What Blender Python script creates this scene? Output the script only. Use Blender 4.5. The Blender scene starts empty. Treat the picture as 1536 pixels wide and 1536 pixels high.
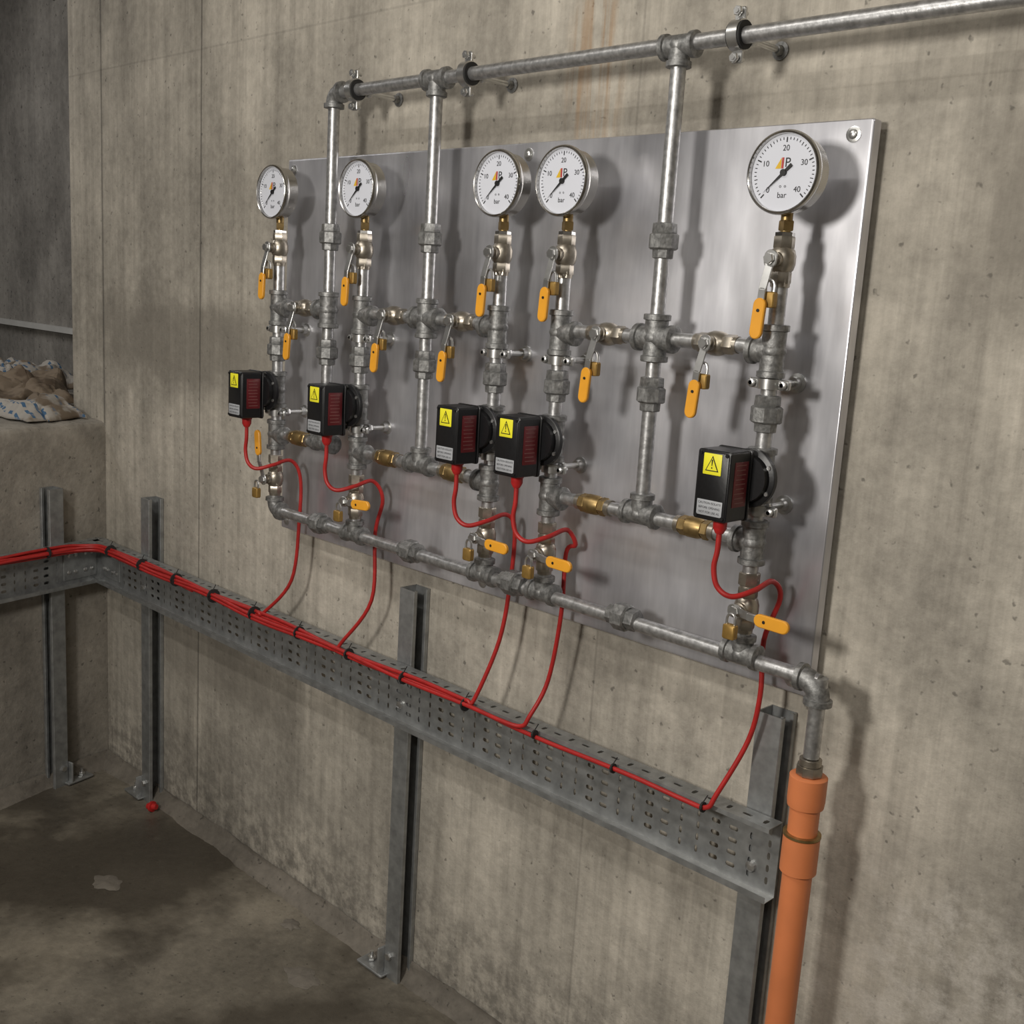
import bpy, bmesh, math, random
from mathutils import Vector as V, Matrix, noise
random.seed(4)
S=bpy.context.scene
S.view_settings.view_transform='Standard'
COL=bpy.context.collection
# ---------------- materials ----------------
def newmat(n):
    m=bpy.data.materials.new(n);m.use_nodes=True
    nt=m.node_tree;b=nt.nodes["Principled BSDF"];return m,nt,b
def N(nt,t,**k):
    n=nt.nodes.new(t)
    for a,v in k.items(): setattr(n,a,v)
    return n
def ramp(nt,src,stops):
    r=N(nt,"ShaderNodeValToRGB");e=r.color_ramp.elements
    while len(e)<len(stops): e.new(.5)
    for i,(p,c) in enumerate(stops):
        e[i].position=p;e[i].color=(c[0],c[1],c[2],1) if not isinstance(c,(int,float)) else (c,c,c,1)
    nt.links.new(src,r.inputs[0]);return r.outputs[0]
def mixc(nt,f,a,b,mode='MIX'):
    m=N(nt,"ShaderNodeMix",data_type='RGBA',blend_type=mode)
    for i,v in ((0,f),(6,a),(7,b)):
        if hasattr(v,'links') or hasattr(v,'is_linked'): nt.links.new(v,m.inputs[i])
        elif i==0: m.inputs[0].default_value=v
        else: m.inputs[i].default_value=(v[0],v[1],v[2],1)
    return m.outputs[2]
def mth(nt,op,a,b=None,clamp=False):
    m=N(nt,"ShaderNodeMath",operation=op);m.use_clamp=clamp
    for i,v in ((0,a),(1,b)):
        if v is None: continue
        if isinstance(v,(int,float)): m.inputs[i].default_value=v
        else: nt.links.new(v,m.inputs[i])
    return m.outputs[0]
def noi(nt,co,scale,detail=4,rough=.55,mp=None,loc=None):
    if mp or loc:
        m=N(nt,"ShaderNodeMapping")
        if mp: m.inputs[3].default_value=mp
        if loc: m.inputs[1].default_value=loc
        nt.links.new(co,m.inputs[0]);co=m.outputs[0]
    n=N(nt,"ShaderNodeTexNoise");n.inputs["Scale"].default_value=scale;n.inputs["Detail"].default_value=detail;n.inputs["Roughness"].default_value=rough
    nt.links.new(co,n.inputs["Vector"]);return n.outputs[0]
def simple(n,c,metal=0,rough=.5,var=.15,scale=60,bump=0,coat=0):
    m,nt,b=newmat(n);tc=N(nt,"ShaderNodeTexCoord").outputs["Object"]
    f=noi(nt,tc,scale,3)
    lo=[x*(1-var) for x in c];hi=[min(1,x*(1+var)) for x in c]
    nt.links.new(ramp(nt,f,[(.3,lo),(.7,hi)]),b.inputs["Base Color"])
    b.inputs["Metallic"].default_value=metal;b.inputs["Roughness"].default_value=rough;b.inputs["Coat Weight"].default_value=coat
    if bump:
        bp=N(nt,"ShaderNodeBump");bp.inputs["Strength"].default_value=bump;bp.inputs["Distance"].default_value=.001
        nt.links.new(f,bp.inputs["Height"]);nt.links.new(bp.outputs[0],b.inputs["Normal"])
    return m
GALV=simple("galvanized_pipe",(.50,.50,.50),.85,.40,.30,110,.4)
FIT=simple("galvanized_fitting",(.27,.27,.265),.75,.52,.38,140,.7)
TRAY=simple("galvanized_sheet",(.36,.37,.37),.7,.46,.22,45)
ZINC=simple("zinc_bright",(.60,.60,.59),.92,.32,.1,80)
CHROME=simple("stainless",(.55,.54,.52),1,.22,.08,40)
NICK=simple("nickel_plated",(.42,.38,.32),.9,.36,.2,80)
BRASS=simple("brass",(.34,.235,.10),.85,.42,.25,80)
LOCK=simple("padlock_brass",(.36,.22,.06),.55,.45,.15,80)
ORANGE=simple("orange_sleeve",(.82,.37,.03),0,.42,.06,30)
PVC=simple("orange_pvc",(.70,.225,.085),0,.42,.08,15)
BLACK=simple("black_plastic",(.008,.008,.009),0,.38,.2,200,.1)
RUB=simple("black_rubber",(.02,.02,.02),0,.7)
REDC=simple("red_cable_sheath",(.42,.020,.018),0,.45,.15,40)
REDG=simple("red_gland",(.5,.02,.02),0,.4,.1)
YEL=simple("yellow_sticker",(.84,.78,.03),0,.45,.03)
LBL=simple("grey_label",(.36,.37,.39),0,.45,.05)
MAR=simple("maroon_label",(.13,.012,.015),0,.35,.1)
INK=simple("black_ink",(.01,.01,.01),0,.5)
WINK=simple("pale_ink",(.24,.10,.09),0,.5)
DIAL=simple("white_dial",(.72,.74,.81),0,.35,.01,20,0,.6)
LR=simple("logo_red",(.5,.05,.04),0,.5);LY=simple("logo_yellow",(.8,.5,.03),0,.5)
WHITE=simple("white_paint",(.6,.6,.58),0,.5,.08,10)
# backing panel
PANEL,nt,b=newmat("brushed_steel_sheet")
tc=N(nt,"ShaderNodeTexCoord").outputs["Object"]
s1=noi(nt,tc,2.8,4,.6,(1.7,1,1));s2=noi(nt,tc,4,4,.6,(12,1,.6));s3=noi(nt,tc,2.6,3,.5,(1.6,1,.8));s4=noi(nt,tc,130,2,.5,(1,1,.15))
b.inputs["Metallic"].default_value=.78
c_=mixc(nt,.25,ramp(nt,s1,[(.34,(.36,.36,.40)),(.62,(.90,.90,.95))]),ramp(nt,s2,[(.3,(.48,.48,.51)),(.7,(.78,.78,.81))]))  # cloudy tone paints blurry reflections into the base colour, over brushed streaks
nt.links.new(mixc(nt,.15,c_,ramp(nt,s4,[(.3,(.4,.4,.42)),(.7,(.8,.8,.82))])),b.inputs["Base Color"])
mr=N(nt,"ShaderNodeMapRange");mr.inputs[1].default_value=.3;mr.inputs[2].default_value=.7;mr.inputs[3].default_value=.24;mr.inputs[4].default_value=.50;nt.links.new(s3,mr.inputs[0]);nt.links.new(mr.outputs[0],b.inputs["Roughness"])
bp=N(nt,"ShaderNodeBump");bp.inputs["Strength"].default_value=.8;bp.inputs["Distance"].default_value=.012;nt.links.new(s3,bp.inputs["Height"]);nt.links.new(bp.outputs[0],b.inputs["Normal"])
# concrete
def blob(nt,sx,x0,z0,rx,rz,nz,amp=.6):
    dx=mth(nt,'DIVIDE',mth(nt,'SUBTRACT',sx.outputs[0],x0),rx);dz=mth(nt,'DIVIDE',mth(nt,'SUBTRACT',sx.outputs[2],z0),rz)
    d=mth(nt,'SQRT',mth(nt,'ADD',mth(nt,'MULTIPLY',dx,dx),mth(nt,'MULTIPLY',dz,dz)))
    d=mth(nt,'ADD',d,mth(nt,'MULTIPLY',mth(nt,'SUBTRACT',nz,.5),amp*3))
    k=N(nt,"ShaderNodeMapRange");k.interpolation_type='SMOOTHSTEP';k.inputs[1].default_value=.45;k.inputs[2].default_value=1.15;k.inputs[3].default_value=1;k.inputs[4].default_value=0
    nt.links.new(d,k.inputs[0]);return k.outputs[0]
def concrete(name,c1,c2,dark,seams=(),streak=1,rough=.85,stain=.55,wall=False,wet=False):
    m,nt,b=newmat(name);tc=N(nt,"ShaderNodeTexCoord").outputs["Object"]
    big=noi(nt,tc,1.6,5,.6);fine=noi(nt,tc,45,6,.7)
    col=ramp(nt,big,[(.32,c1),(.68,c2)])
    sx=N(nt,"ShaderNodeSeparateXYZ");nt.links.new(tc,sx.inputs[0])
    if streak:
        st=noi(nt,tc,1,6,.68,(12,12,.55));col=mixc(nt,.8*streak,col,ramp(nt,st,[(.3,[x*.48 for x in c1]),(.5,c2),(.68,[x*1.40 for x in c2])]))
        st2=noi(nt,tc,1,5,.68,(46,46,1.3));col=mixc(nt,.34*streak,col,ramp(nt,st2,[(.33,dark),(.6,[x*1.25 for x in c2])]))
    sn=noi(nt,tc,1,6,.62,(2.6,2.6,1.7));f=ramp(nt,sn,[(.42,1.),(.60,stain)])
    col=mixc(nt,1.,col,f,'MULTIPLY')
    sm=noi(nt,tc,7,6,.72);col=mixc(nt,1.,col,ramp(nt,sm,[(.32,.68),(.6,1.14)]),'MULTIPLY')
    col=mixc(nt,.35,col,ramp(nt,fine,[(.3,[x*.7 for x in c1]),(.7,[x*1.2 for x in c2])]))
    sp=noi(nt,tc,70,2,.5);col=mixc(nt,1.,col,ramp(nt,sp,[(.27,.5),(.34,1.)]),'MULTIPLY')
    if wall:
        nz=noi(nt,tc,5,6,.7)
        for q in ((.38,1.20,.52,.14),(2.42,1.46,.22,.18),(.55,.45,.5,.12)):  # dark stain patches; the upper two also paint soft shade into the colour
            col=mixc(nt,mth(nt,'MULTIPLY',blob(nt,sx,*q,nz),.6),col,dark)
        e=mth(nt,'MULTIPLY',blob(nt,sx,2.40,.50,.22,.2,nz,.8),ramp(nt,noi(nt,tc,22,6,.75),[(.45,0.),(.62,1.)]))
        col=mixc(nt,mth(nt,'MULTIPLY',e,.55),col,(.68,.64,.58))
        rs=mth(nt,'MULTIPLY',blob(nt,sx,1.66,1.72,.07,.20,nz,.3),ramp(nt,noi(nt,tc,1,4,.6,(60,60,2.5)),[(.46,0.),(.62,1.)]))
        col=mixc(nt,mth(nt,'MULTIPLY',rs,.5),col,(.36,.2,.08))
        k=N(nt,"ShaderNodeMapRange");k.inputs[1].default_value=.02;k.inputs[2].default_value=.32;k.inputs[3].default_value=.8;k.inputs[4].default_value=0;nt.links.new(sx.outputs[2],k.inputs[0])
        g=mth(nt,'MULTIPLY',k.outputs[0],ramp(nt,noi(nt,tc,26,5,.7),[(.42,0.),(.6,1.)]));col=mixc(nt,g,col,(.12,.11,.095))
    for ax,x0,w,dk in seams:
        wob=mth(nt,'MULTIPLY',mth(nt,'SUBTRACT',noi(nt,tc,3,3),.5),.006)
        a=mth(nt,'ABSOLUTE',mth(nt,'ADD',mth(nt,'SUBTRACT',sx.outputs[ax],x0),wob))
        k=N(nt,"ShaderNodeMapRange");k.inputs[1].default_value=w*.4;k.inputs[2].default_value=w;k.inputs[3].default_value=dk;k.inputs[4].default_value=1
        nt.links.new(a,k.inputs[0]);col=mixc(nt,1.,col,k.outputs[0],'MULTIPLY')
    if wet:
        wn=noi(nt,tc,1.7,5,.6,None,(.35,.2,0));wf=ramp(nt,wn,[(.44,0.),(.54,1.)])
        col=mixc(nt,mth(nt,'MULTIPLY',wf,.75),col,(.048,.040,.030))
        rr=N(nt,"ShaderNodeMapRange");rr.inputs[3].default_value=.72;rr.inputs[4].default_value=.36;nt.links.new(wf,rr.inputs[0]);nt.links.new(rr.outputs[0],b.inputs["Roughness"])
    else: b.inputs["Roughness"].default_value=rough
    nt.links.new(col,b.inputs["Base Color"])
    bp=N(nt,"ShaderNodeBump");bp.inputs["Strength"].default_value=.5;bp.inputs["Distance"].default_value=.004
    nt.links.new(mth(nt,'ADD',fine,mth(nt,'MULTIPLY',sp,.6)),bp.inputs["Height"]);nt.links.new(bp.outputs[0],b.inputs["Normal"])
    return m
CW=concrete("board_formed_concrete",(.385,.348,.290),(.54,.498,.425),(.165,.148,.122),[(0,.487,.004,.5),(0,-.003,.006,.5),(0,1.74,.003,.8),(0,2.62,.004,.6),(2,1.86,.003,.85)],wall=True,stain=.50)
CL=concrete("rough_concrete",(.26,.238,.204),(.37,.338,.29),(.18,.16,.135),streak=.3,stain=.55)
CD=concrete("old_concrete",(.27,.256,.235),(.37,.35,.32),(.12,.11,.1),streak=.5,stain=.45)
CF=concrete("damp_concrete_floor",(.18,.158,.122),(.27,.24,.188),(.1,.09,.07),streak=0,stain=.5,wet=True)
CK=concrete("mortar",(.15,.133,.11),(.24,.214,.178),(.1,.09,.08),streak=0,stain=.6)
# ---------------- mesh builder ----------------
class B:
    def __init__(s): s.v=[];s.f=[];s.m=[];s.mats=[]
    def mi(s,m):
        if m not in s.mats: s.mats.append(m)
        return s.mats.index(m)
    def add(s,vs,fs,m):
        o=len(s.v);s.v+= [V(x) for x in vs];i=s.mi(m)
        for f in fs: s.f.append([o+k for k in f]);s.m.append(i)
    def lathe(s,p,ax,prof,m,seg=24,ph=0,caps=True):
        p=V(p);a=V(ax).normalized();t=V((0,0,1)) if abs(a.z)<.9 else V((1,0,0))
        e1=a.cross(t).normalized();e2=a.cross(e1)
        vs=[];fs=[];n=len(prof)
        for q,r in prof:
            for k in range(seg):
                an=2*math.pi*k/seg+ph;vs.append(p+a*q+(e1*math.cos(an)+e2*math.sin(an))*r)
        for i in range(n-1):
            for k in range(seg):
                k2=(k+1)%seg;fs.append([i*seg+k,i*seg+k2,(i+1)*seg+k2,(i+1)*seg+k])
        if caps: fs.append(list(range(seg))[::-1]);fs.append([(n-1)*seg+k for k in range(seg)])
        s.add(vs,fs,m)
    def cyl(s,a,b,r,m,seg=20):
        a=V(a);b=V(b);s.lathe(a,b-a,[(0,r),((b-a).length,r)],m,seg)
    def hexn(s,c,ax,h,r,m,seg=6):
        s.lathe(c,ax,[(-h/2,r*.9),(-h/2+.0015,r),(h/2-.0015,r),(h/2,r*.9)],m,seg,.26)
    def plate(s,c,u,v,w,h,t,r,m,ns=5,rt=None):
        c=V(c);u=V(u).normalized();v=V(v).normalized();n=u.cross(v)
        r=min(r,w/2-1e-5,h/2-1e-5);out=[]
        for (sx,sy,a0) in ((1,1,0),(-1,1,90),(-1,-1,180),(1,-1,270)):
            for k in range(ns+1):
                an=math.radians(a0+90*k/ns);out.append((sx*(w/2-r)+r*math.cos(an),sy*(h/2-r)+r*math.sin(an)))
        be=min(t*.2,.0012,r*.9);L=[]
        for off,sc in ((-t/2,be),(-t/2+be,0),(t/2-be,0),(t/2,be)):
            for x,y in out:
                kx=(w/2-sc)/(w/2);ky=(h/2-sc)/(h/2);L.append(c+u*x*kx+v*y*ky+n*off)
        k=len(out);fs=[]
        for i in range(3):
            for j in range(k):
                j2=(j+1)%k;fs.append([i*k+j,i*k+j2,(i+1)*k+j2,(i+1)*k+j])
        fs.append(list(range(k))[::-1]);fs.append([3*k+j for j in range(k)])
        s.add(L,fs,m)
    def box(s,lo,hi,m):
        (a,b,c),(d,e,f)=lo,hi
        s.add([(a,b,c),(d,b,c),(d,e,c),(a,e,c),(a,b,f),(d,b,f),(d,e,f),(a,e,f)],[[0,3,2,1],[4,5,6,7],[0,1,5,4],[1,2,6,5],[2,3,7,6],[3,0,4,7]],m)
    def tube(s,pts,r,m,seg=10,sub=8):
        P=[V(p) for p in pts];Q=[]
        for i in range(len(P)-1):
            p0=P[max(i-1,0)];p1=P[i];p2=P[i+1];p3=P[min(i+2,len(P)-1)]
            for k in range(sub):
                t=k/sub;Q.append(.5*((2*p1)+(p2-p0)*t+(2*p0-5*p1+4*p2-p3)*t*t+(3*p1-p0-3*p2+p3)*t**3))
        Q.append(P[-1]);vs=[];fs=[];e=None
        for i,q in enumerate(Q):
            d=(Q[min(i+1,len(Q)-1)]-Q[max(i-1,0)]).normalized()
            if e is None: e=d.orthogonal().normalized()
            e=(e-d*e.dot(d)).normalized();g=d.cross(e)
            for k in range(seg):
                an=2*math.pi*k/seg;vs.append(q+(e*math.cos(an)+g*math.sin(an))*r)
        for i in range(len(Q)-1):
            for k in range(seg):
                k2=(k+1)%seg;fs.append([i*seg+k,i*seg+k2,(i+1)*seg+k2,(i+1)*seg+k])
        fs.append(list(range(seg))[::-1]);fs.append([(len(Q)-1)*seg+k for k in range(seg)])
        s.add(vs,fs,m)
    def text(s,txt,c,u,v,size,m):
        cu=bpy.data.curves.new("tmp",'FONT');cu.body=txt;cu.size=size;cu.align_x='CENTER';cu.align_y='CENTER'
        o=bpy.data.objects.new("tmp",cu);COL.objects.link(o)
        me=bpy.data.meshes.new_from_object(o.evaluated_get(bpy.context.evaluated_depsgraph_get()))
        c=V(c);u=V(u);v=V(v)
        s.add([c+u*q.co.x+v*q.co.y for q in me.vertices],[list(f.vertices) for f in me.polygons],m)
        bpy.data.objects.remove(o);bpy.data.curves.remove(cu);bpy.data.meshes.remove(me)
    def done(s,name,parent=None,center=True,sharp=38,rz=0,flat=False):
        me=bpy.data.meshes.new(name)
        if rz:
            Rm=Matrix.Rotation(rz,3,'Z');s.v=[Rm@q for q in s.v]
        if center:
            lo=V([min(q[i] for q in s.v) for i in range(3)]);hi=V([max(q[i] for q in s.v) for i in range(3)]);c=(lo+hi)/2
        else: c=V((0,0,0))
        me.from_pydata([q-c for q in s.v],[],s.f)
        for m in s.mats: me.materials.append(m)
        for p,i in zip(me.polygons,s.m): p.material_index=i;p.use_smooth=not flat
        if not flat:
            bm=bmesh.new();bm.from_mesh(me);bmesh.ops.recalc_face_normals(bm,faces=bm.faces);bm.to_mesh(me);bm.free()
            me.set_sharp_from_angle(angle=math.radians(sharp))
        o=bpy.data.objects.new(name,me);COL.objects.link(o);o.location=c
        if parent: o.parent=parent
        return o
X=V((1,0,0));Y=V((0,1,0));Z=V((0,0,1))
TH=math.radians(13);WD=V((math.sin(TH),-math.cos(TH),0));WN=V((math.cos(TH),math.sin(TH),0))
def grid_surface(b,fn,nu,nv,m):
    vs=[fn(i/nu,j/nv) for j in range(nv+1) for i in range(nu+1)]
    fs=[[j*(nu+1)+i,j*(nu+1)+i+1,(j+1)*(nu+1)+i+1,(j+1)*(nu+1)+i] for j in range(nv) for i in range(nu)]
    b.add(vs,fs,m)
# ---------------- room ----------------
def boxobj(n,lo,hi,m):
    b=B();b.box(lo,hi,m);return b.done(n,center=False)
boxobj("floor",(-2.4,-4.2,-.12),(5.2,.9,0),CF)
boxobj("ceiling",(-2.4,-4.2,2.75),(5.2,.9,2.9),CL)
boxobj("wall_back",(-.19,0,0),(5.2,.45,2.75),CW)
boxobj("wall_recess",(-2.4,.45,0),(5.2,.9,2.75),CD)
boxobj("wall_right",(5.0,-4.2,0),(5.2,0,2.75),CL)
boxobj("wall_front",(-2.4,-4.4,0),(5.2,-4.2,2.75),CL)
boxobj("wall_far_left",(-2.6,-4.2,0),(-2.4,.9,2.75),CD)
b=B()
def ledge(u,v):
    y=-4.1+4.5*v
    pr=[(0,0),(0,.3),(0,.6),(0,.80),(0,.90),(0,.940),(-.002,.955),(-.008,.963),(-.018,.966),(-.05,.967),(-.12,.966),(-.3,.966),(-.6,.966),(-1.2,.966),(-1.9,.966)]
    k=u*(len(pr)-1);i=min(int(k),len(pr)-2);t=k-i
    x=pr[i][0]*(1-t)+pr[i+1][0]*t;z=pr[i][1]*(1-t)+pr[i+1][1]*t
    n=noise.noise(V((x*5,y*9,z*9)))*.006+noise.noise(V((x*9,y*31,z*31)))*.0025
    return V((x+(n if z>.01 else 0),y,z+(n if x<-.001 else 0)))
grid_surface(b,ledge,56,260,CL)
b.done("wall_left",center=False,sharp=70,rz=TH)
b=B();b.box((-2.0,.425,1.132),(-.3,.45,1.152),WHITE);b.done("trim_1")
def fil(axis):
    b=B()
    def fn(u,v):
        L=(5.0*u) if axis==0 else -(4.1*u)
        n=noise.noise(V((L*7,v*2,axis*5)))*.010+noise.noise(V((L*28,v*4,3)))*.005
        out=.034*(1-v)**1.5+.003+(n if v<1 else 0);h=.036*v+ (n if 0<v else 0)*.6
        if v==0:h=-.002
        return V((L,-max(out,.002),h)) if axis==0 else V((max(out,.002),L,h))
    grid_surface(b,fn,300,6,CK);return b
fil(0).done("baseboard_back",center=False,sharp=80);fil(1).done("baseboard_left",center=False,sharp=80,rz=TH)
# ---------------- panel ----------------
b=B();PX0,PX1,PZ0,PZ1=.880,2.139,.850,1.603
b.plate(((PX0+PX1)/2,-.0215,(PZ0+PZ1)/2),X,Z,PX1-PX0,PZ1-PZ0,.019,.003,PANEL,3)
for x in (PX0+.03,1.3,1.72,PX1-.03):
    b.box((x-.015,-.0125,PZ0+.02),(x+.015,-.0005,PZ1-.02),TRAY)
for x,z in ((PX0+.02,PZ1-.02),(2.113,1.585),(2.112,.868),(PX0+.02,.868),(1.50,.868),(1.55,1.585)):
    b.lathe((x,-.031,z),(0,-1,0),[(0,.010),(.0015,.010),(.002,.008)],ZINC,20)
    b.lathe((x,-.032,z),(0,-1,0),[(0,.0065),(.003,.0055),(.0045,.003)],ZINC,16)
b.done("steel_backing_panel")
# ---------------- pipes ----------------
PY=-.1;R=.0105
cols={'A':.957,'B':1.222,'C':1.571,'D':1.705,'E':2.072}
feeds=[1.121,1.399,1.884]
ZT,ZR,ZL,ZM=1.700,1.316,1.066,.908
pipe=B()
def P(x,z): return V((x,PY,z))
def pcyl(a,b_,r=R,m=GALV): pipe.cyl(a,b_,r,m)
def arm(c,d,L=.031,r=.0152):
    pipe.lathe(c,d,[(0,r),(L-.009,r),(L-.008,r+.0028),(L-.001,r+.0028),(L,r+.001),(L,R)],FIT,24)
def fitting(c,dirs,L=.031,r=.0152):
    pipe.lathe(V(c),Z,[(-r*.9,r*.4),(-r*.5,r*.95),(0,r*1.12),(r*.5,r*.95),(r*.9,r*.4)],FIT,20)
    for d in dirs: arm(c,d,L,r)
def union(c,ax,s=1):
    c=V(c)
    pipe.lathe(c,ax,[(-.024*s,.0125),(-.023*s,.0150),(-.012*s,.0155),(-.012*s,.0120)],FIT,8,.2)
    pipe.lathe(c,ax,[(-.012*s,.0185),(-.010*s,.0208),(.008*s,.0208),(.010*s,.0180)],FIT,8,.4)
    pipe.lathe(c,ax,[(.010*s,.0165),(.011*s,.0172),(.023*s,.0165),(.024*s,.0125)],FIT,6,.2)
def elbow(c,d1,d2,L=.024):
    c=V(c);d1=V(d1);d2=V(d2);r=.0152
    pts=[c+d1*L]+[c+d1*L*(1-t)**2+d2*L*t**2 for t in (.25,.5,.75)]+[c+d2*L]
    pipe.tube(pts,r,FIT,20,4)
    for d in (d1,d2): pipe.lathe(c+d*(L-.006),d,[(0,.0165),(.001,.0185),(.008,.0185),(.009,.011)],FIT,24)
pcyl(P(feeds[0],ZT),V((4.99,PY,ZT+.01)))
elbow(P(feeds[0],ZT),X,-Z)
for f in feeds[1:]: fitting(P(f,ZT),(X,-X,-Z),.028,.0145)
for f in feeds:
    pcyl(P(f,ZT),P(f,ZL))
    union(P(f,1.448),Z);union(P(f,1.238),Z)
    fitting(P(f,ZR),(Z,-Z,-X,X) if f!=feeds[0] else (Z,-Z,-X),.033,.0165)
    fitting(P(f,ZL),(Z,X,-X),.030)
for k,x in cols.items():
    pcyl(P(x,1.40),P(x,ZM))
    pipe.lathe(P(x,0),Z,[(1.392,.0105),(1.393,.0122),(1.402,.0122),(1.403,.010)],NICK,6)
    d=X if k in 'ABD' else -X
    fitting(P(x,ZR-.004),(Z,-Z,d),.034,.0155)
    union(P(x,1.232),Z)
    fitting(P(x,1.152),(Z,-Z),.036,.0165)
    pipe.lathe(P(x,1.152),-Y,[(0,.015),(.015,.015),(.0155,.0165),(.0160,.0165)],FIT,24)
    fitting(P(x,1.062),(Z,-Z,d),.030,.0155)
    pipe.hexn(P(x,1.012),Z,.018,.0145,NICK)
    if k!='A': fitting(P(x,ZM),(Z,X,-X),.027,.0148)
elbow(P(cols['A'],ZM),Z,X)
pairs=[('A',0),('B',1),('C',1),('D',2),('E',2)]
for k,i in pairs:
    pcyl(P(cols[k],ZR),P(feeds[i],ZR),.0100);pcyl(P(cols[k],ZL-.002),P(feeds[i],ZL-.002),.0100)
EX=2.190
pcyl(P(cols['A'],ZM),P(EX,ZM-.006))
for x in (1.113,1.385,1.640,1.868): union(P(x,ZM),X,1.1)
elbow(P(EX,ZM-.006),-X,-Z,.028)
pcyl(P(EX,ZM),P(EX,.80))
pipe.lathe(P(EX,0),Z,[(.776,.016),(.777,.0175),(.789,.0175),(.790,.012)],NICK,8)
pipe.lathe(P(EX,0),Z,[(.790,.0145),(.798,.0145),(.7985,.011)],NICK,20)
pipe.done("galvanized_pipe_manifold")
b=B()
b.lathe(P(EX,0),Z,[(0,.0195),(.774,.0195),(.774,.012)],PVC,32)
b.lathe(P(EX,0),Z,[(.732,.0195),(.733,.0235),(.742,.0245),(.774,.0245),(.7755,.0225),(.7755,.012)],PVC,32)
b.lathe(P(EX,0),Z,[(.640,.0195),(.641,.0240),(.690,.0240),(.691,.0195)],PVC,32)
b.lathe(P(EX,0),Z,[(.691,.0197),(.6915,.0248),(.695,.0248),(.6955,.0197)],BRASS,32)
b.lathe(P(EX,0),Z,[(0,.034),(.004,.034),(.006,.021)],PVC,32)
b.done("orange_plastic_pipe")
# ---------------- gauges ----------------
def gauge(x):
    z=1.530;b=B();c=V((x,0,z));yb=-.088
    b.lathe(c+Y*yb,-Y,[(0,.030),(.002,.044),(.004,.0467),(.024,.0467),(.024,.0490),(.026,.0503),(.031,.0508),(.0345,.0500),(.036,.0482),(.035,.0468),(.0305,.0460)],CHROME,64,caps=False)
    b.lathe(c+Y*(yb+.0),-Y,[(0,.030),(.0001,.001)],CHROME,64)
    b.lathe(c+Y*(yb),-Y,[(.028,.0463),(.0295,.0463)],DIAL,64)
    yd=yb-.0299
    for i in range(41):
        a=math.radians(225-i*270/40);L=.006 if i%10==0 else (.0045 if i%5==0 else .003)
        d=V((math.cos(a),0,math.sin(a)));t=V((-d.z,0,d.x))
        w=.0005 if i%10 else .0008;rr=.0420
        q=[c+Y*yd+d*rr+t*w,c+Y*yd+d*rr-t*w,c+Y*yd+d*(rr-L)-t*w,c+Y*yd+d*(rr-L)+t*w];b.add(q,[[0,1,2,3]],INK)
    for s_,a in (("0",225),("10",157.5),("20",90),("30",22.5),("40",-45)):
        a=math.radians(a);b.text(s_,c+V((math.cos(a)*.0290,yd,math.sin(a)*.0290)),X,Z,.0098,INK)
    b.text("bar",c+V((0,yd,-.027)),X,Z,.0100,INK);b.text("o  o",c+V((0,yd,-.016)),X,Z,.006,INK)
    b.add([c+V(q) for q in ((-.013,yd,.005),(-.005,yd,.005),(-.005,yd,.018))],[[0,1,2]],LY)
    b.box(c+V((-.0043,yd-.0001,.005)),c+V((-.0015,yd,.018)),LR);b.text("P",c+V((.004,yd,.0115)),X,Z,.016,INK)
    a=math.radians(222);d=V((math.cos(a),0,math.sin(a)));t=V((-d.z,0,d.x));yn=Y*(yd-.0015)
    b.add([c+yn+d*.037,c+yn+d*.010+t*.0013,c+yn-d*.014+t*.0022,c+yn-d*.014-t*.0022,c+yn+d*.010-t*.0013],[[0,1,2,3,4]],INK)
    b.lathe(c+Y*yd,-Y,[(0,.0042),(.003,.0040)],INK,16)
    b.lathe((x,PY,0),Z,[(1.474,.0075),(1.484,.0075)],BRASS,16)
    b.hexn((x,PY,1.468),Z,.013,.0095,BRASS,4);b.lathe((x,PY,1.4605),Z,[(-.000,.0065),(.006,.0065)],BRASS,16)
    return b.done("pressure_gauge")
for k,x in cols.items(): gauge(x)
# ---------------- ball valves ----------------
def lever(b,c,d,lock,sd=.074):
    d=V(d).normalized();side=d.cross(Y).normalized()
    b.cyl(c,c+V((0,-.028,0)),.0065,NICK,16);b.hexn(c+V((0,-.0325,0)),Y,.006,.0072,ZINC)
    b.lathe(c,-Y,[(.014,.0095),(.020,.0095),(.021,.006)],NICK,20)
    p=c+V((0,-.028,0))
    b.plate(p,d,side,.022,.018,.0025,.008,ZINC)
    b.plate(p+d*.022+V((0,-.004,0)),(d+V((0,-.25,0))).normalized(),side,.036,.011,.0025,.003,ZINC)
    b.plate(p+d*(sd-.022)+V((0,-.008,0)),d,side,.032,.010,.0025,.003,ZINC)
    b.plate(p+d*sd+V((0,-.008,0)),d,side,.051,.0172,.0062,.0085,ORANGE)
    b.plate(p+d*(sd-.010)+V((0,-.0115,0)),d,side,.0040,.0045,.001,.002,INK)
    lp=V(lock)
    b.plate(lp,X,Z,.0185,.020,.010,.003,LOCK)
    b.tube([lp+V((-.006,0,.009)),lp+V((-.006,0,.018)),lp+V((-.003,0,.0235)),lp+V((.003,0,.0235)),lp+V((.006,0,.018)),lp+V((.006,0,.009))],.0018,ZINC,8,5)
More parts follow.
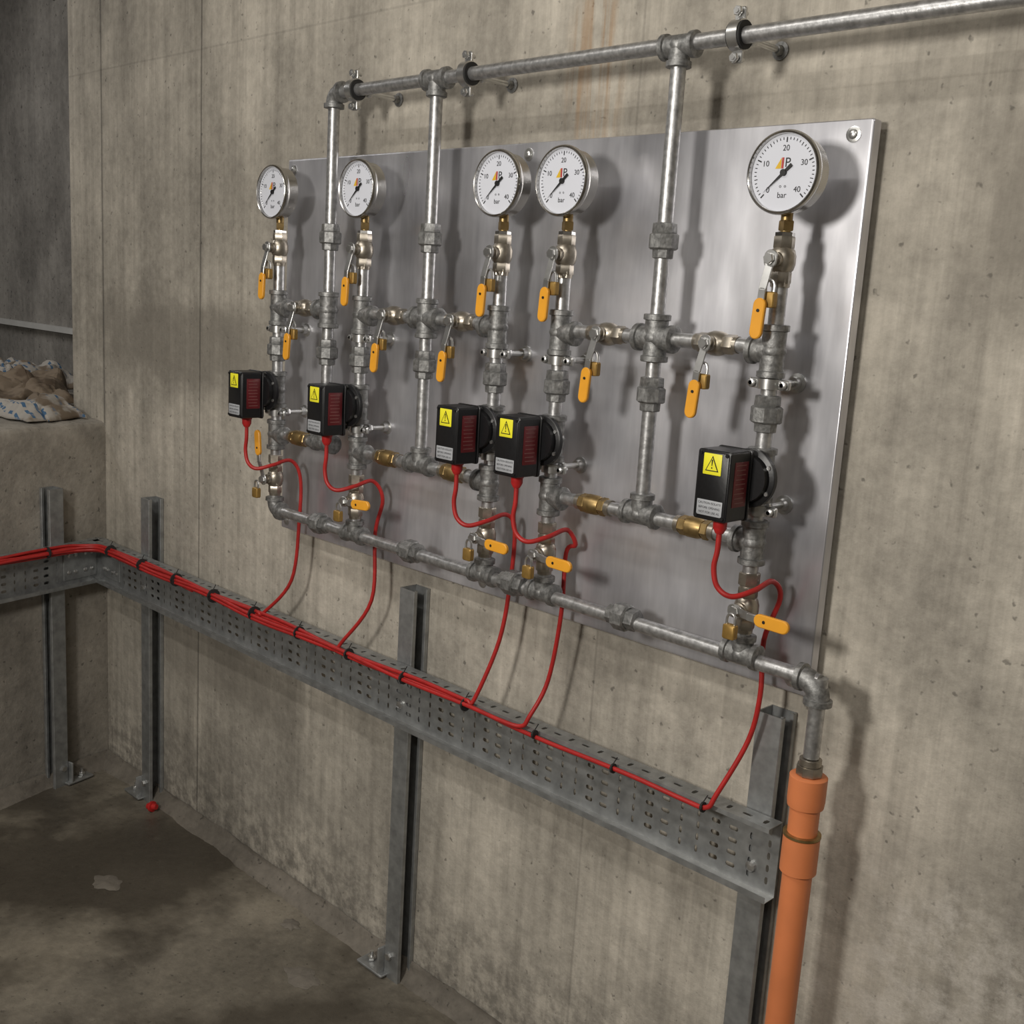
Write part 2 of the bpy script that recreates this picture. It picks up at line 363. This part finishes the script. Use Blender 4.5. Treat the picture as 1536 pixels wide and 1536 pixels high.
def valve(c,ax,d,lock,sd=.074,top=False):
    b=B();c=V(c)
    b.hexn(c-V(ax)*.0215,ax,.016,.0135,NICK);b.hexn(c+V(ax)*.0215,ax,.016,.0135,NICK)
    b.lathe(c,ax,[(-.016,.011),(-.012,.0145),(-.005,.0165),(.005,.0165),(.012,.0145),(.016,.011)],NICK,24)
    b.lathe(c,ax,[(-.034,.0112),(-.028,.0118)],NICK,20)
    if not top: b.lathe(c,ax,[(.028,.0118),(.034,.0112)],NICK,20)
    else: b.lathe(c,ax,[(.029,.0125),(.0335,.0125),(.0345,.009)],CHROME,6,.26)
    lever(b,c,d,lock,sd);return b.done("ball_valve")
for k,x in cols.items():
    c=P(x,1.426);valve(c,Z,(-.06,0,-1),c+V((.003,-.027,-.050)),top=True)
for k,i in pairs:
    xm=(cols[k]+feeds[i])/2+(.008 if k in 'AE' else .003);c=P(xm,ZR);valve(c,X,(-.08,0,-1),c+V((.001,-.027,-.050)))
for k,x in cols.items():
    c=P(x,.972)
    if k=='A': valve(c,Z,(-.12,0,1),c+V((.002,-.045,-.025)))
    else: valve(c,Z,(1,0,-.02+.1*(k=='B')),c+V((.006,-.044,-.024)),sd=.061)
for k,i in pairs:
    b=B();xm=(cols[k]+feeds[i])/2;c=P(xm,ZL-.002)
    b.hexn(c-X*.017,X,.012,.0140,BRASS);b.hexn(c+X*.021,X,.012,.0140,BRASS)
    b.lathe(c,X,[(-.011,.0128),(-.009,.0148),(.008,.0148),(.015,.0125)],BRASS,24)
    b.lathe(c,X,[(-.030,.0122),(-.023,.0122)],NICK,20);b.lathe(c,X,[(.027,.0122),(.035,.0122)],NICK,20)
    b.done("check_valve")
# ---------------- pressure switches ----------------
for k,x in cols.items():
    b=B();z=1.147;bx=x-.016;yf=-.185;yk=-.135;W=.050;H=.090
    b.lathe((x,0,1.150),-Y,[(.120,.037),(.121,.0385),(.127,.0385),(.128,.037)],BLACK,40)
    b.lathe((x,0,1.150),-Y,[(.128,.031),(.137,.030)],BLACK,40)
    b.lathe((x,0,1.150),-Y,[(.1165,.030),(.1195,.030)],ZINC,40)
    for i in range(6):
        a=math.radians(30+60*i);b.lathe((x+.0335*math.cos(a),0,1.150+.0335*math.sin(a)),-Y,[(.127,.0030),(.1300,.0028)],ZINC,8)
    b.plate((bx,(yf+yk)/2-.003,z-.005),X,Z,W,H,yk-yf-.006,.004,BLACK)
    b.plate((bx,yk-.003,z-.005),X,Z,W+.003,H+.003,.004,.005,BLACK)
    b.plate((bx,yf+.001,z-.005),X,Z,W-.004,H-.004,.004,.005,BLACK)
    for sx in (-1,1):
        for sz in (-1,1): b.lathe((bx+sx*.0195,yf-.001,z-.005+sz*.040),-Y,[(0,.0026),(.0015,.0024)],BLACK,10)
    y=yf-.0016
    b.plate((bx-.001,y,z+.022),X,Z,.027,.027,.0006,.001,YEL)
    t=[(bx-.001,y-.0006,z+.033),(bx-.011,y-.0006,z+.013),(bx+.009,y-.0006,z+.013)];cc=V((bx-.001,y-.0008,z+.0195))
    b.add(t,[[0,1,2]],INK);b.add([cc+(V(q)-cc)*.80+V((0,-.0003,0)) for q in t],[[0,1,2]],YEL)
    b.add([(bx-.002,y-.0013,z+.028),(bx,y-.0013,z+.028),(bx-.0005,y-.0013,z+.020),(bx-.0015,y-.0013,z+.020)],[[0,1,2,3]],INK)
    b.add([(bx-.0018,y-.0013,z+.0185),(bx-.0002,y-.0013,z+.0185),(bx-.0002,y-.0013,z+.0165),(bx-.0018,y-.0013,z+.0165)],[[0,1,2,3]],INK)
    b.plate((bx,y,z-.034),X,Z,.038,.020,.0006,.0008,LBL)
    for i,s_ in enumerate(("CAUTION ISOLATE","BEFORE OPENING","NOT FOR USE AS")): b.text(s_,(bx,y-.0005,z-.028-i*.006),X,Z,.0040,INK)
    xs=bx+W/2
    b.plate((xs+.0003,-.160,z-.002),Y,Z,.030,.058,.0006,.001,MAR)
    for i in range(9): b.box((xs+.0006,-.172+.001*(i%3),z+.022-i*.006),(xs+.0009,-.150-.002*(i%2),z+.0232-i*.006),WINK)
    b.lathe((bx,-.158,z-.049),-Z,[(0,.0105),(.005,.0105),(.006,.0092),(.014,.0090),(.018,.0070),(.021,.0052)],REDG,16)
    b.done("pressure_switch")
# ---------------- clamps on panel ----------------
def clampz(x,z):
    b=B();c=P(x,z)
    b.lathe(c,Z,[(-.006,.0112),(-.006,.0138),(.006,.0138),(.006,.0112)],RUB,24)
    b.lathe(c,Z,[(-.0065,.0138),(-.0065,.0156),(.0065,.0156),(.0065,.0138)],ZINC,24)
    for s_ in (-1,1):
        b.plate(c+X*s_*.022,X,Z,.016,.013,.006,.003,ZINC);b.cyl(c+V((s_*.023,-.010,0)),c+V((s_*.023,.010,0)),.0028,ZINC,10)
        b.lathe(c+V((s_*.023,-.006,0)),-Y,[(0,.005),(.003,.005),(.004,.003)],ZINC,12)
    b.cyl(c+V((0,.014,0)),V((x,-.032,z)),.0045,ZINC,12);b.hexn((x,-.075,z),Y,.008,.0085,ZINC)
    b.lathe((x,-.0312,z),-Y,[(0,.013),(.002,.013),(.003,.009),(.012,.008)],ZINC,20)
    b.done("pipe_clamp")
for k,x in cols.items():
    clampz(x,1.2705);clampz(x,1.106)
for x,z in ((1.182,ZT),(1.473,ZT+.001),(1.976,ZT+.003),(3.0,ZT+.004)):
    b=B();c=P(x,z)
    b.lathe(c,X,[(-.009,.0112),(-.010,.0175),(.010,.0175),(.009,.0112)],RUB,28)
    b.lathe(c,X,[(-.0075,.0175),(-.0075,.0195),(.0075,.0195),(.0075,.0175)],ZINC,28)
    for s_ in (-1,1):
        b.plate(c+Z*s_*.026,X,Z,.016,.016,.005,.003,ZINC)
        b.cyl(c+V((0,-.012,s_*.028)),c+V((0,.012,s_*.028)),.003,ZINC,10);b.hexn(c+V((0,-.008,s_*.028)),Y,.005,.0065,ZINC)
    b.cyl(c+Y*.018,(x,-0.0005,z),.0042,ZINC,12);b.hexn((x,-.070,z),Y,.009,.0085,ZINC);b.lathe((x,-.0002,z),-Y,[(0,.012),(.002,.012),(.003,.007),(.012,.006)],FIT,20)
    b.done("pipe_hanger")
# ---------------- strut channels ----------------
def strut(origin,u,v,top,name="strut_channel"):
    b=B();o=V(origin);u=V(u);v=V(v);w=.041
    prof=[(w-.007,.0095),(w-.001,.0095),(w,.0085),(w,.001),(w-.001,0),(.001,0),(0,.001),(0,w-.001),(.001,w),(w-.001,w),(w,w-.001),(w,w-.0085),(w-.001,w-.0095),(w-.007,w-.0095)]
    t=.0022;n=len(prof);vs=[];cx,cy=.020,.0205;inner=[]
    for i,(a,c) in enumerate(prof):
        p0=V(prof[max(i-1,0)]);p1=V(prof[min(i+1,n-1)]);d=(p1-p0).normalized();nn=V((-d.y,d.x))
        if nn.dot(V((cx-a,cy-c)))<0: nn=-nn
        if i in (0,1,12,13): nn=V((0,-1)) if i<2 else V((0,1))
        inner.append((a+nn.x*t,c+nn.y*t))
    for zz in (0,top):
        for a,c in prof: vs.append(o+u*a+v*c+Z*zz)
        for a,c in inner: vs.append(o+u*a+v*c+Z*zz)
    m=2*n;fs=[]
    for i in range(n-1):
        fs+= [[i,i+1,m+i+1,m+i],[n+i,m+n+i,m+n+i+1,n+i+1],[i,n+i,n+i+1,i+1],[m+i,m+i+1,m+n+i+1,m+n+i]]
    fs+=[[0,m,m+n,n],[n-1,2*n-1,m+2*n-1,m+n-1]]
    b.add(vs,fs,TRAY)
    c=o+v*.034
    b.plate(c-u*.030+Z*.006,u,v,.080,.046,.005,.004,TRAY)
    b.plate(c-u*.0035+Z*.034,Z,v,.060,.044,.005,.004,TRAY)
    b.hexn(c-u*.048+Z*.013,Z,.008,.009,ZINC);b.cyl(c-u*.048,c-u*.048+Z*.028,.004,ZINC,10)
    b.hexn(c-u*.010+Z*.044,u,.008,.008,ZINC)
    b.hexn(c+u*.015+v*.010+Z*.050,v,.007,.008,ZINC)
    b.done(name)
for x in (.277,1.290,2.070): strut((x,-.0005,0),X,-Y,.812)
strut(WD*.165+WN*.002,WD,WN,.812)
# ---------------- cable tray ----------------
tray=B()
def cell(o,u,v,w,h,sw,sh,m):
    o=V(o);c=o+u*w/2+v*h/2
    ring=[];r=min(sw,sh)/2;dx=max(0,sw/2-r);dy=max(0,sh/2-r)
    out=[(1,0),(1,.999),(0.4,1),(-.4,1),(-1,.999),(-1,0),(-1,-.999),(-.4,-1),(.4,-1),(1,-.999)]
    ang=[0,45,75,105,135,180,225,255,285,315]
    for a in ang:
        a=math.radians(a);ca,sa=math.cos(a),math.sin(a)
        ring.append(c+u*(ca*r+(dx if ca>1e-3 else -dx))+v*(sa*r+((dy if sa>1e-3 else -dy) if abs(sa)>1e-3 else 0)))
    outer=[c+u*a*w/2+v*(1 if b_>.99 else -1 if b_<-.99 else b_)*h/2 for a,b_ in out]
    n=len(ring);tray.add(outer+ring,[[i,(i+1)%n,n+(i+1)%n,n+i] for i in range(n)],m)
TZ0,TZ1=.553,.667
def trayrun(o,u,nrm,L):
    o=V(o);u=V(u);nrm=V(nrm);cw=.0300;n=int(L/cw);cw=L/n;H=TZ1-TZ0
    for i in range(n):
        p=o+u*i*cw;mar=.010
        for (za,zb) in ((0,mar),(H-mar,H)):
            tray.add([p+Z*za,p+u*cw+Z*za,p+u*cw+Z*zb,p+Z*zb],[[0,1,2,3]],TRAY)
        typ=i%4;rows=5;h=(H-2*mar)/rows
        for j in range(rows):
            if typ in (1,2): cell(p+Z*(mar+j*h),u,Z,cw,h,.0155,.0074,TRAY)
            else: cell(p+Z*(mar+j*h),u,Z,cw,h,.0052,.0110,TRAY)
        q=p+Z*H;FW=.034
        cell(q,u,nrm,cw,FW,.016 if i%2 else .007,.007 if i%2 else .014,TRAY)
    a=o+Z*H+nrm*.034;tray.add([a,a+u*L,a+u*L-Z*.006,a-Z*.006],[[0,1,2,3]],TRAY)
    a=o;c=o+nrm*.026;tray.add([a,a+u*L,c+u*L,c],[[0,1,2,3]],ZINC);tray.add([c,c+u*L,c+u*L+Z*.009,c+Z*.009],[[0,1,2,3]],TRAY)  # brighter material on the bottom flange paints in a lip highlight
TC=V((.0553,-.044,TZ0))
trayrun(TC,X,-Y,2.075)
trayrun(TC,WD,WN,2.4)
for (d,n_) in ((X,-Y),(WD,WN)):
    tray.plate(TC+d*.065+n_*.002+Z*.057,d,Z,.10,.085,.0016,.002,TRAY)
    for q in (.03,.05,.08,.10):
        for dz in (.035,.080): tray.lathe(TC+d*q+n_*.003+Z*dz,n_,[(0,.0055),(.003,.0045),(.004,.002)],ZINC,12)
for x in (.297,1.31,2.09): tray.lathe((x,-.045,.585),-Y,[(0,.008),(.004,.007),(.005,.003)],ZINC,12)
tob=tray.done("perforated_cable_tray",flat=True)
bm=bmesh.new();bm.from_mesh(tob.data);bmesh.ops.remove_doubles(bm,verts=bm.verts,dist=.00005);bm.to_mesh(tob.data);bm.free()
md=tob.modifiers.new("thickness",'SOLIDIFY');md.thickness=.0012;md.offset=0
# ---------------- red cables ----------------
data={'A':[(.984,.887),(.970,.757),(.905,.675)],'B':[(1.231,.907),(1.235,.777),(1.175,.68)],'C':[(1.593,.897),(1.581,.789),(1.552,.680)],
 'D':[(1.711,.967),(1.715,.869),(1.697,.752),(1.682,.690)],'E':[(2.079,.921),(2.086,.847),(2.075,.775),(2.048,.692)]}
order=['E','D','C','B','A']
offs=[(0,0),(.0066,.0030),(.0005,.0074),(.0068,-.0040),(-.0060,.0045),(-.0062,-.0026),(.001,-.0070)]
CR=.0037
def run(off,x0):
    oy,oz=off;yb=-.090;zb=.664
    pts=[];x=x0
    while x>.24:
        pts.append((x,yb-oy+.002*math.sin(x*9+oz*900),zb+oz+.003*math.sin(x*14+oy*700)));x-=.09
    pts+=[(.205,yb-oy-.001,zb+oz),(.165,yb-oy-.009,zb+oz+.001),(.140+oy*.7,-.130-oy,zb+oz)]
    s=.2
    while s<2.4:
        q=WN*(.091+oy+.002*math.sin(s*8+oz*500))+WD*s;pts.append((q.x,q.y,zb+oz+.003*math.sin(s*12+oz*600)));s+=.1
    return pts
for n,k in enumerate(order):
    x=cols[k];bx=x-.016;b=B();d=data[k]
    pts=[(bx,-.158,1.083),(bx,-.158,1.055),(bx-.003,-.158,1.030),(bx+.004,-.156,1.006),(bx+.022,-.148,.996),(bx+.038,-.120,1.004),(x+.022,-.078,1.010),(x+.026,-.060,.985)]
    if k in 'AB': pts[-1]=(x+.030,-.060,.975)
    for i,(a,c) in enumerate(d[:-1]): pts.append((a,-.058 if i<1 else -.064,c))
    a,c=d[-1];pts.append((a,-.087,c));ex=a
    pts.append((ex-.012,-.092,.668+offs[n][1]))
    pts+=run(offs[n],ex-.05)
    b.tube(pts,CR,REDC,10,7);b.done("red_cable")
b=B()
for o_ in offs[5:]: b.tube(run(o_,.62),CR,REDC,10,5)
b.done("red_cable")
b=B();x=2.03
while x>.2:
    n_=sum(1 for k in order if data[k][-1][0]>x);w=.0045+.0020*n_
    b.lathe((x,-.091,.666),X+Z*.1,[(-.0015,w),(-.0015,w+.0012),(.0015,w+.0012),(.0015,w)],RUB,14)
    b.plate((x+.001,-.091-w-.001,.668),X,Z,.004,.005,.003,.001,RUB)
    b.tube([(x,-.091,.668+w),(x+.004,-.088,.678+w)],.0009,RUB,6,2)
    x-=.165
s=.25
while s<1.5:
    b.lathe(WN*.091+WD*s+Z*.665,WD,[(-.0015,.0135),(-.0015,.0148),(.0015,.0148),(.0015,.0135)],RUB,14);s+=.18
b.done("cable_ties")
# ---------------- paper bags on ledge ----------------
def papermat(nm,a,b2,blue):
    m,nt,bb=newmat(nm);tc=N(nt,"ShaderNodeTexCoord").outputs["Object"]
    f=noi(nt,tc,7,4,.6)
    c_=ramp(nt,f,[(.44,a),(.50,b2),(.75,[x*1.15 for x in b2])])
    if blue:
        w=N(nt,"ShaderNodeTexWave",wave_type='BANDS',bands_direction='Y');w.inputs["Scale"].default_value=11;w.inputs["Distortion"].default_value=1.5
        nt.links.new(tc,w.inputs[0]);g=noi(nt,tc,60,2,.5,(1,.3,1));h=noi(nt,tc,8,2)
        mk=mth(nt,'MULTIPLY',mth(nt,'MULTIPLY',ramp(nt,w.outputs[1],[(.78,0.),(.82,1.)]),ramp(nt,g,[(.45,0.),(.5,1.)])),ramp(nt,h,[(.45,0.),(.5,1.)]))
        c_=mixc(nt,mk,c_,(.05,.12,.22))
    nt.links.new(c_,bb.inputs["Base Color"]);bb.inputs["Roughness"].default_value=.8;return m
PA=papermat("printed_paper",(.20,.155,.11),(.38,.355,.32),True);PB=papermat("brown_kraft_paper",(.12,.085,.055),(.22,.17,.12),False)
def bag(cx,cy,w,d,h,seed,rot,mat,z0=.970):
    b=B()
    def fold(q,s):
        n=noise.voronoi(V((q.x*s,q.y*s,seed)))[0];return n[1]-n[0]
    def fn(u,v):
        x=(u-.5)*w;y=(v-.5)*d;e=min(u,1-u,v,1-v)*2
        q=V((x*9+seed*7,y*9,seed))
        hh=h*(.06+min(1,e*2.8)**.7*.94)*(.35+fold(q,.8)*.85+abs(noise.noise(q*.8))*.6+fold(q,2.2)*.28)
        x+=noise.noise(V((u*3,v*3,seed)))*.05;y+=noise.noise(V((v*3,u*3,seed+4)))*.05
        c,s=math.cos(rot),math.sin(rot)
        return V((cx+x*c-y*s,cy+x*s+y*c,z0+hh))
    grid_surface(b,fn,70,52,mat);o=b.done("crumpled_paper_bag",sharp=14);m=o.modifiers.new("t",'SOLIDIFY');m.thickness=.003;m.offset=-1;return o
bag(-.14,-.135,.22,.18,.055,1,.2,PA);bag(-.60,.0,.40,.30,.085,2,-.3,PB);bag(-.40,-.17,.22,.22,.072,5,.5,PB);bag(-.95,.12,.40,.3,.11,8,.1,PA)
b=B();b.lathe((-1.30,.4495,2.32),-Y,[(0,.028),(.004,.028),(.005,.020)],FIT,20);b.lathe((-1.30,.445,2.32),-Y,[(0,.012),(.012,.010)],INK,12);b.done("anchor_bolt")
b=B();b.lathe((.345,-.060,.011),V((1,.4,.15)),[(0,.008),(.010,.010),(.011,.014),(.017,.014),(.018,.009),(.028,.007)],REDG,14)
b.done("red_cable_gland")
for cx,cy,r in ((.62,-.30,.030),(1.19,-.17,.03),(1.02,-.08,.018)):
    b=B()
    def fn(u,v):
        a=u*2*math.pi;rr=r*(1-v)*(1+.5*noise.noise(V((math.cos(a)*2+cx*9,math.sin(a)*2,0))))
        return V((cx+rr*math.cos(a)*1.3,cy+rr*math.sin(a),.004*v**.4+.0005))
    grid_surface(b,fn,28,4,CK);b.done("mortar_splash")
# ---------------- lights ----------------
def area(n,loc,tgt,sx,sy,e,col):
    l=bpy.data.lights.new(n,'AREA');l.shape='RECTANGLE';l.size=sx;l.size_y=sy;l.energy=e;l.color=col
    o=bpy.data.objects.new(n,l);COL.objects.link(o);o.location=loc;o.rotation_euler=(V(tgt)-V(loc)).to_track_quat('-Z','Y').to_euler();return o
area("work_lamp_light",(1.95,-2.0,1.64),(1.6,0,1.40),.24,.24,22,(1,.955,.885))
for i,(x,y,e) in enumerate(((1.2,-1.6,17),(3.4,-2.4,26))):  # unseen ceiling fixtures, added for soft fill light
    b=B();b.plate((x,y,2.72),X,Y,1.3,.12,.05,.01,WHITE);b.done("added_fill_fixture")
    area("added_fill_light",(x,y,2.68),(x,y,0),1.2,.1,e,(1,.96,.90))
b=B();b.plate((-1.2,-.9,2.72),X,Y,.12,1.0,.05,.01,WHITE);b.done("added_fill_fixture")  # unseen fixture and light added to brighten the left recess
area("added_fill_light",(-1.2,-.9,2.68),(-1.2,-.9,0),.1,.9,10,(.99,.97,.96))
w=bpy.data.worlds.new("World");S.world=w;w.use_nodes=True;w.node_tree.nodes["Background"].inputs[0].default_value=(.5,.5,.5,1);w.node_tree.nodes["Background"].inputs[1].default_value=.1
# ---------------- camera ----------------
f,a,be,c=1657.752,.7667,.1917,.061
ca,sa,cb,sb,cc,sc=math.cos(a),math.sin(a),math.cos(be),math.sin(be),math.cos(c),math.sin(c)
fw=V((-sa*cb,ca*cb,-sb));r=V((ca,sa,0));u=r.cross(fw);r2=r*cc+u*sc;u2=-r*sc+u*cc
cam=bpy.data.cameras.new("camera");cam.sensor_width=36;cam.lens=f/1536*36;cam.clip_start=.01
co=bpy.data.objects.new("camera",cam);COL.objects.link(co)
M=Matrix((r2,u2,-fw)).transposed().to_4x4();M.translation=V((2.833,-1.352,1.36));co.matrix_world=M
S.camera=co
